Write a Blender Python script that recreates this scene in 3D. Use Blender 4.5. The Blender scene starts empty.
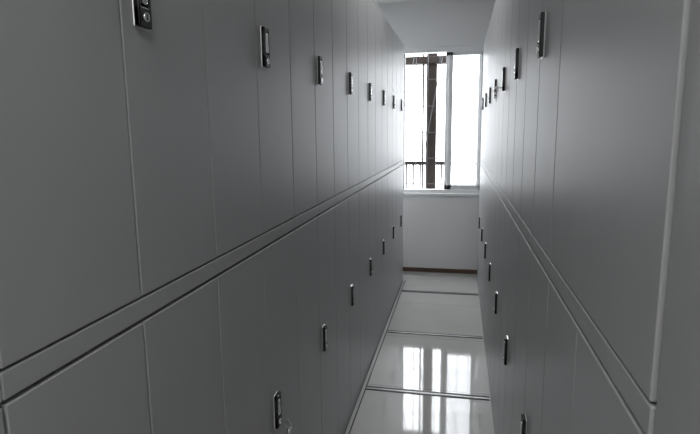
import bpy, bmesh, math
from mathutils import Vector, Matrix
sc=bpy.context.scene
sc.view_settings.view_transform='Standard'
# ---------------------------------------------------------------- materials
def mat(name,col,rough=.5,metal=0,spec=.5,noise=None,bump=None,coat=0):
    m=bpy.data.materials.new(name);m.use_nodes=True
    nt=m.node_tree;b=nt.nodes['Principled BSDF']
    b.inputs['Base Color'].default_value=(*col,1)
    b.inputs['Roughness'].default_value=rough
    b.inputs['Metallic'].default_value=metal
    b.inputs['Specular IOR Level'].default_value=spec
    b.inputs['Coat Weight'].default_value=coat
    tc=nt.nodes.new('ShaderNodeTexCoord')
    if noise:
        n=nt.nodes.new('ShaderNodeTexNoise');n.inputs['Scale'].default_value=noise[0];n.inputs['Detail'].default_value=4
        r=nt.nodes.new('ShaderNodeValToRGB')
        r.color_ramp.elements[0].position=.3;r.color_ramp.elements[1].position=.7
        r.color_ramp.elements[0].color=(*[c*(1-noise[1]) for c in col],1)
        r.color_ramp.elements[1].color=(*[min(1,c*(1+noise[1])) for c in col],1)
        nt.links.new(tc.outputs['Object'],n.inputs['Vector'])
        nt.links.new(n.outputs['Fac'],r.inputs['Fac']);nt.links.new(r.outputs['Color'],b.inputs['Base Color'])
    if bump:
        n=nt.nodes.new('ShaderNodeTexNoise');n.inputs['Scale'].default_value=bump[0];n.inputs['Detail'].default_value=3
        bp=nt.nodes.new('ShaderNodeBump');bp.inputs['Strength'].default_value=bump[1];bp.inputs['Distance'].default_value=.002
        nt.links.new(tc.outputs['Object'],n.inputs['Vector'])
        nt.links.new(n.outputs['Fac'],bp.inputs['Height']);nt.links.new(bp.outputs['Normal'],b.inputs['Normal'])
    return m
PAINT=mat('grey_powder_coat',(.405,.409,.411),.40,0,.25,noise=(3,.03),bump=(6,.12))
GAP=mat('cabinet_gap_shadow_metal',(.015,.015,.016),.7)
BLACK=mat('black_plastic',(.010,.010,.011),.35)
CHROME=mat('chrome',(.8,.8,.81),.2,1)
WALL=mat('white_wall_paint',(.84,.84,.84),.75,noise=(2,.02),bump=(60,.1))
CEIL=mat('ceiling_paint',(.88,.88,.88),.8,noise=(2,.02))
BASE=mat('brown_baseboard',(.10,.055,.035),.4,noise=(8,.2))
PVC=mat('white_window_frame',(.80,.81,.82),.35)
RAIL=mat('floor_track_steel',(.05,.05,.05),.35,.6)
STRIP=mat('light_track_edge',(.5,.5,.5),.3,.3)
IRON=mat('dark_iron',(.012,.010,.009),.5,spec=.2)
POST=mat('brown_column',(.020,.015,.013),.7,spec=.15,noise=(6,.25))
WIRE=mat('galvanised_wire',(.06,.06,.065),.5,.2)
OUT=mat('balcony_concrete',(.6,.6,.6),.8,noise=(5,.08))
GLASS=bpy.data.materials.new('hazy_glass');GLASS.use_nodes=True  # translucent share mixed in as bright haze that washes out the railing
nt=GLASS.node_tree;nt.nodes.clear()
o_=nt.nodes.new('ShaderNodeOutputMaterial');tr=nt.nodes.new('ShaderNodeBsdfTransparent');tl=nt.nodes.new('ShaderNodeBsdfTranslucent');gl=nt.nodes.new('ShaderNodeBsdfGlossy')
m1=nt.nodes.new('ShaderNodeMixShader');m2=nt.nodes.new('ShaderNodeMixShader');ns=nt.nodes.new('ShaderNodeTexNoise');mr=nt.nodes.new('ShaderNodeMapRange')
tl.inputs['Color'].default_value=(.95,.97,1,1);gl.inputs['Roughness'].default_value=.05
ns.inputs['Scale'].default_value=3;mr.inputs['To Min'].default_value=.06;mr.inputs['To Max'].default_value=.13
nt.links.new(ns.outputs['Fac'],mr.inputs['Value']);nt.links.new(mr.outputs['Result'],m1.inputs['Fac'])
nt.links.new(tr.outputs[0],m1.inputs[1]);nt.links.new(tl.outputs[0],m1.inputs[2])
m2.inputs['Fac'].default_value=.05;nt.links.new(m1.outputs[0],m2.inputs[1]);nt.links.new(gl.outputs[0],m2.inputs[2]);nt.links.new(m2.outputs[0],o_.inputs['Surface'])
# ---------------------------------------------------------------- helpers
def bx(bm,x0,x1,y0,y1,z0,z1,mi=0,bev=0,seg=2):
    r=bmesh.ops.create_cube(bm,size=1)
    vs=r['verts']
    bmesh.ops.scale(bm,vec=(x1-x0,y1-y0,z1-z0),verts=vs)
    bmesh.ops.translate(bm,vec=((x0+x1)/2,(y0+y1)/2,(z0+z1)/2),verts=vs)
    fs=set(f for v in vs for f in v.link_faces)
    for f in fs: f.material_index=mi
    if bev:
        es=list(set(e for v in vs for e in v.link_edges))
        q=bmesh.ops.bevel(bm,geom=es,offset=bev,segments=seg,affect='EDGES',profile=.5)
        for f in q['faces']: f.material_index=mi
def cyl(bm,p0,p1,r,mi=0,seg=12):
    p0=Vector(p0);p1=Vector(p1);d=p1-p0
    M=Matrix.Translation((p0+p1)/2)@d.to_track_quat('Z','Y').to_matrix().to_4x4()
    q=bmesh.ops.create_cone(bm,cap_ends=True,segments=seg,radius1=r,radius2=r,depth=d.length,matrix=M)
    for f in set(f for v in q['verts'] for f in v.link_faces): f.material_index=mi;f.smooth=len(f.verts)==4
def mesh(bm,name,mats):
    me=bpy.data.meshes.new(name);bm.to_mesh(me);bm.free()
    for m in mats: me.materials.append(m)
    return me
def obj(name,me,loc=(0,0,0),rz=0):
    o=bpy.data.objects.new(name,me);o.location=loc;o.rotation_euler=(0,0,rz)
    sc.collection.objects.link(o);return o
def box(name,a,m,bev=0):
    cx,cy,cz=(a[0]+a[1])/2,(a[2]+a[3])/2,(a[4]+a[5])/2
    bm=bmesh.new();bx(bm,a[0]-cx,a[1]-cx,a[2]-cy,a[3]-cy,a[4]-cz,a[5]-cz,0,bev)
    return obj(name,mesh(bm,name,[m]),(cx,cy,cz))
# ---------------------------------------------------------------- cabinets
L=.5487;R=.2031;W=.6;TOP=2.3485;YE=5.70;CH=2.83
ZU=1.765;ZL=.668;HO=.054
def handle(bm,y,z,key=False):
    # lock/pull: chrome-rimmed black bezel around a recess, chrome lever, key cylinder below
    h=.054;w=.0195
    bx(bm,-.002,.004,y-w-.0015,y+w+.0015,z-h-.0015,z+h+.0015,3,.0025)
    bx(bm,.003,.006,y-w,y+w,z-h,z+h,2,.001)
    bx(bm,.002,.013,y-w,y-w+.009,z-h,z+h,2,.0025)
    bx(bm,.002,.013,y+w-.009,y+w,z-h,z+h,2,.0025)
    bx(bm,.002,.013,y-w,y+w,z+h-.012,z+h,2,.0025)
    bx(bm,.002,.013,y-w,y+w,z-h,z-h+.034,2,.0025)
    bx(bm,.003,.0145,y-.0075,y+.0075,z-.016,z+.038,3,.0035,3)
    cyl(bm,(.011,y,z-.037),(.0155,y,z-.037),.008,3,20)
    bx(bm,.0155,.016,y-.001,y+.001,z-.042,z-.032,2)
    if key:
        bx(bm,.015,.030,y-.001,y+.001,z-.041,z-.033,3)
        cyl(bm,(.036,y-.0012,z-.037),(.036,y+.0012,z-.037),.009,3,20)
        n=16
        for i in range(n):
            a0=2*math.pi*i/n;a1=2*math.pi*(i+1)/n
            cyl(bm,(.040+.010*math.cos(a0),y+.003,z-.050+.010*math.sin(a0)),(.040+.010*math.cos(a1),y+.003,z-.050+.010*math.sin(a1)),.0012,3,6)
        cyl(bm,(.036,y+.006,z-.070),(.046,y+.004,z-.070),.009,3,20)
        bx(bm,.037,.043,y+.002,y+.009,z-.104,z-.077,3,.0005)
def cabinet_mesh(name,wide_upper=False,keyU=False,keyL=False):
    bm=bmesh.new();hw=W/2-.0005;g=.0024
    h2=hw+.05 if wide_upper else hw
    bx(bm,-.45,-.019,-hw,h2,.0,TOP,0)
    bx(bm,-.0195,-.0175,-hw+.001,h2-.001,.002,TOP-.002,1)
    def door(y0,y1,z0,z1): bx(bm,-.0165,0,y0+g,y1-g,z0+g,z1-g,0,.0022,3)
    if wide_upper: door(-W/2,h2,1.241,2.332)
    else:
        door(-W/2,0,1.241,2.332);door(0,W/2,1.241,2.332)
    door(-W/2,0,.075,1.198);door(0,h2,.075,1.198)
    bx(bm,-.0165,-.0005,-hw,h2,1.202,1.239,0,.0025,3)
    bx(bm,-.0165,-.0005,-hw,h2,2.333,TOP,0,.002,2)
    bx(bm,-.0165,-.003,-hw,h2,0,.073,0,.002,2)
    if not wide_upper: handle(bm,HO,ZU,keyU)
    handle(bm,HO,ZL,keyL)
    return mesh(bm,name,[PAINT,GAP,BLACK,CHROME])
base=cabinet_mesh('locker_cabinet');wide=cabinet_mesh('locker_cabinet_wide',True)
kL=cabinet_mesh('locker_cabinet_keyed_low',keyL=True);kU=cabinet_mesh('locker_cabinet_keyed_up',keyU=True)
for k in range(-2,8):
    obj('locker_cabinet',kL if k in(1,) else base,(-L,.815+W*k,0))
for k in range(-1,7):
    me=wide if k==-1 else (kU if k==2 else base)
    obj('locker_cabinet',me,(R,1.523+W*k,0),math.pi)
box('cabinet_end_panel',(R+.004,R+.45,-.2,.570,0,TOP),PAINT,.002)
# ---------------------------------------------------------------- room
X0,X1,YB=-1.25,.95,-1.9
f=box('floor',(X0-.1,X1+.1,YB-.1,YE+.12,-.1,0),WALL)
m=bpy.data.materials.new('polished_tile');m.use_nodes=True;nt=m.node_tree;b=nt.nodes['Principled BSDF']
geo=nt.nodes.new('ShaderNodeNewGeometry');br=nt.nodes.new('ShaderNodeTexBrick')
br.offset=0;br.inputs['Scale'].default_value=1;br.inputs['Brick Width'].default_value=.8;br.inputs['Row Height'].default_value=.8
br.inputs['Mortar Size'].default_value=.0025
br.inputs['Color1'].default_value=(.62,.62,.60,1);br.inputs['Color2'].default_value=(.64,.64,.62,1);br.inputs['Mortar'].default_value=(.3,.3,.3,1)
mp=nt.nodes.new('ShaderNodeMapping');mp.inputs['Location'].default_value=(.55,.2,0)
nt.links.new(geo.outputs['Position'],mp.inputs['Vector']);nt.links.new(mp.outputs['Vector'],br.inputs['Vector'])
no=nt.nodes.new('ShaderNodeTexNoise');no.inputs['Scale'].default_value=4;no.inputs['Detail'].default_value=6
mx=nt.nodes.new('ShaderNodeMixRGB');mx.blend_type='MULTIPLY';mx.inputs['Fac'].default_value=.15
nt.links.new(geo.outputs['Position'],no.inputs['Vector']);nt.links.new(br.outputs['Color'],mx.inputs['Color1']);nt.links.new(no.outputs['Fac'],mx.inputs['Color2'])
nt.links.new(mx.outputs['Color'],b.inputs['Base Color'])
b.inputs['Roughness'].default_value=.05;b.inputs['Specular IOR Level'].default_value=.9
n2=nt.nodes.new('ShaderNodeTexNoise');n2.inputs['Scale'].default_value=5;bp=nt.nodes.new('ShaderNodeBump');bp.inputs['Strength'].default_value=.15;bp.inputs['Distance'].default_value=.001
nt.links.new(geo.outputs['Position'],n2.inputs['Vector']);nt.links.new(n2.outputs['Fac'],bp.inputs['Height']);nt.links.new(bp.outputs['Normal'],b.inputs['Normal'])
f.data.materials.clear();f.data.materials.append(m)
box('ceiling',(X0-.1,X1+.1,YB-.1,YE+.12,CH,CH+.1),CEIL)
box('wall_left',(X0-.1,X0,YB,YE,0,CH),WALL)
box('wall_right',(X1,X1+.1,YB,YE,0,CH),WALL)
box('wall_back',(X0-.1,X1+.1,YB-.1,YB,0,CH),WALL)
WX0,WX1,WZ0,WZ1=-1.0,.28,.87,2.38
bm=bmesh.new()
bx(bm,X0-.1,WX0,YE,YE+.12,0,CH);bx(bm,WX1,X1+.1,YE,YE+.12,0,CH)
bx(bm,WX0,WX1,YE,YE+.12,0,WZ0);bx(bm,WX0,WX1,YE,YE+.12,WZ1,CH)
obj('wall_end',mesh(bm,'wall_end',[WALL]))
box('baseboard_end',(-.9,.6,YE-.012,YE-.001,0.0,.045),BASE,.002)
for y in (2.0,2.95,3.88,4.95):
    bm=bmesh.new()
    bx(bm,-L+.03,R-.004,y-.022,y-.010,.0005,.004,0);bx(bm,-L+.03,R-.004,y+.010,y+.022,.0005,.004,0)
    bx(bm,-L+.03,R-.004,y-.010,y+.010,.0005,.002,1)
    obj('floor_track',mesh(bm,'floor_track',[RAIL,STRIP]))
bm=bmesh.new()
bx(bm,-L+.002,-L+.006,-1,5.32,.0005,.006,1);bx(bm,-L+.006,-L+.024,-1,5.32,.0005,.004,0);bx(bm,-L+.024,-L+.030,-1,5.32,.0005,.006,1)
obj('floor_edge_strip',mesh(bm,'floor_edge_strip',[STRIP,RAIL]))
# added batten fixtures, unseen above the aisle, to go with the fill lights
bm=bmesh.new()
bx(bm,-.12,.12,-.65,.65,.02,.048,0,.004);cyl(bm,(-.06,-.6,.0),(-.06,.6,.0),.013,1,16);cyl(bm,(.06,-.6,.0),(.06,.6,.0),.013,1,16)
for s in(-.62,.6): bx(bm,-.09,.09,s,s+.02,-.016,.022,0,.002)
lm=mesh(bm,'added_lamp_fixture',[PVC,WIRE])
obj('added_lamp_fixture',lm,(-.2,-.7,CH-.05));obj('added_lamp_fixture',lm,(-.2,3.2,CH-.05))
# ---------------------------------------------------------------- window
bm=bmesh.new();t=.055;ya,yb=YE+.02,YE+.10
bx(bm,WX0,WX1,ya,yb,WZ1-t,WZ1,0,.003);bx(bm,WX0,WX1,ya,yb,WZ0,WZ0+.035,0,.003)
bx(bm,WX0,WX0+t,ya,yb,WZ0,WZ1,0,.003);bx(bm,WX1-t,WX1,ya,yb,WZ0,WZ1,0,.003)
def sash(x0,x1,y,t=.045):
    z0,z1=WZ0+.03,WZ1-.05
    bx(bm,x0,x0+t,y,y+.025,z0,z1,0,.003);bx(bm,x1-t,x1,y,y+.025,z0,z1,0,.003)
    bx(bm,x0,x1,y,y+.025,z0,z0+.055,0,.003);bx(bm,x0,x1,y,y+.025,z1-.04,z1,0,.003)
    bx(bm,x0+t,x1-t,y+.010,y+.015,z0+.055,z1-.04,1)
sash(-.13,.245,YE+.035);sash(-.98,-.58,YE+.065)
sash(-.16,.22,YE+.065)
obj('window_1',mesh(bm,'window_1',[PVC,GLASS]))
box('window_sill',(WX0-.03,WX1+.03,YE-.02,YE+.018,WZ0-.03,WZ0-.001),PVC,.004)
# ---------------------------------------------------------------- outside
box('balcony_slab',(-3,3,YE+.13,YE+1.6,-.1,-.001),OUT)
bm=bmesh.new();yr=YE+.85
bx(bm,-2,1.5,yr-.02,yr+.02,1.115,1.16,0,.004);bx(bm,-2,1.5,yr-.015,yr+.015,.30,.33,0)
x=-2
while x<1.5:
    cyl(bm,(x,yr,0),(x,yr,1.14),.0115,0,8);x+=.085
obj('balcony_railing',mesh(bm,'balcony_railing',[IRON]))
bm=bmesh.new()
bx(bm,-.385,-.27,YE+.5,YE+.62,0,2.6,0,.01)
bx(bm,-.43,-.412,YE+.5,YE+.56,0,2.6,0,.004)
bx(bm,-1.6,-.12,YE+.46,YE+.62,2.27,2.35,0,.01)
obj('balcony_column',mesh(bm,'balcony_column',[POST]))
bm=bmesh.new();yg=YE+.18
for i in range(12):
    x=-1.1+i*.125;cyl(bm,(x,yg,0),(x,yg,2.6),.0045,0,6)
for i in range(6):
    z=.95+i*.28;cyl(bm,(-1.1,yg+.01,z),(.4,yg+.01,z),.004,0,6)
for i in range(5):
    x=-1.0+i*.3
    cyl(bm,(x,yg,1.2),(x+.2,yg,2.3),.004,0,6)
obj('security_grille',mesh(bm,'security_grille',[WIRE]))
# ---------------------------------------------------------------- light
w=bpy.data.worlds.new('sky');sc.world=w;w.use_nodes=True
bg=w.node_tree.nodes['Background'];bg.inputs['Color'].default_value=(.93,.965,1,1);bg.inputs['Strength'].default_value=8.5
def area(name,loc,rot,sx,sy,e,col=(1,1,1),portal=False):
    l=bpy.data.lights.new(name,'AREA');l.shape='RECTANGLE';l.size=sx;l.size_y=sy;l.energy=e;l.color=col
    if portal: l.cycles.is_portal=True
    o=bpy.data.objects.new(name,l);o.location=loc;o.rotation_euler=rot;sc.collection.objects.link(o)
area('window_portal',((WX0+WX1)/2,YE+.125,(WZ0+WZ1)/2),(-math.pi/2,0,0),WX1-WX0,WZ1-WZ0,1,portal=True)
area('ceiling_fill_light',(-.2,-.7,2.755),(0,0,0),1.2,1.4,25,(1,1,1))  # added fill from behind the camera, brightens the near doors
area('ceiling_fill_light',(-.2,3.2,2.755),(0,0,0),.5,1.4,8,(1,1,1))  # weaker added fill farther along the aisle
# ---------------------------------------------------------------- camera
cd=bpy.data.cameras.new('camera');cd.sensor_width=36;cd.lens=530.03/700*36;cd.clip_start=.02
cam=bpy.data.objects.new('camera',cd);sc.collection.objects.link(cam);sc.camera=cam
p,y,r=.1601,.2040,-.0102
F=Vector((-math.sin(y)*math.cos(p),math.cos(y)*math.cos(p),-math.sin(p)))
Rr=Vector((math.cos(y),math.sin(y),0));U=Rr.cross(F)
R2=Rr*math.cos(r)+U*math.sin(r);U2=-Rr*math.sin(r)+U*math.cos(r)
M=Matrix((R2,U2,-F)).transposed().to_4x4();M.translation=(0,0,1.53)
cam.matrix_world=M
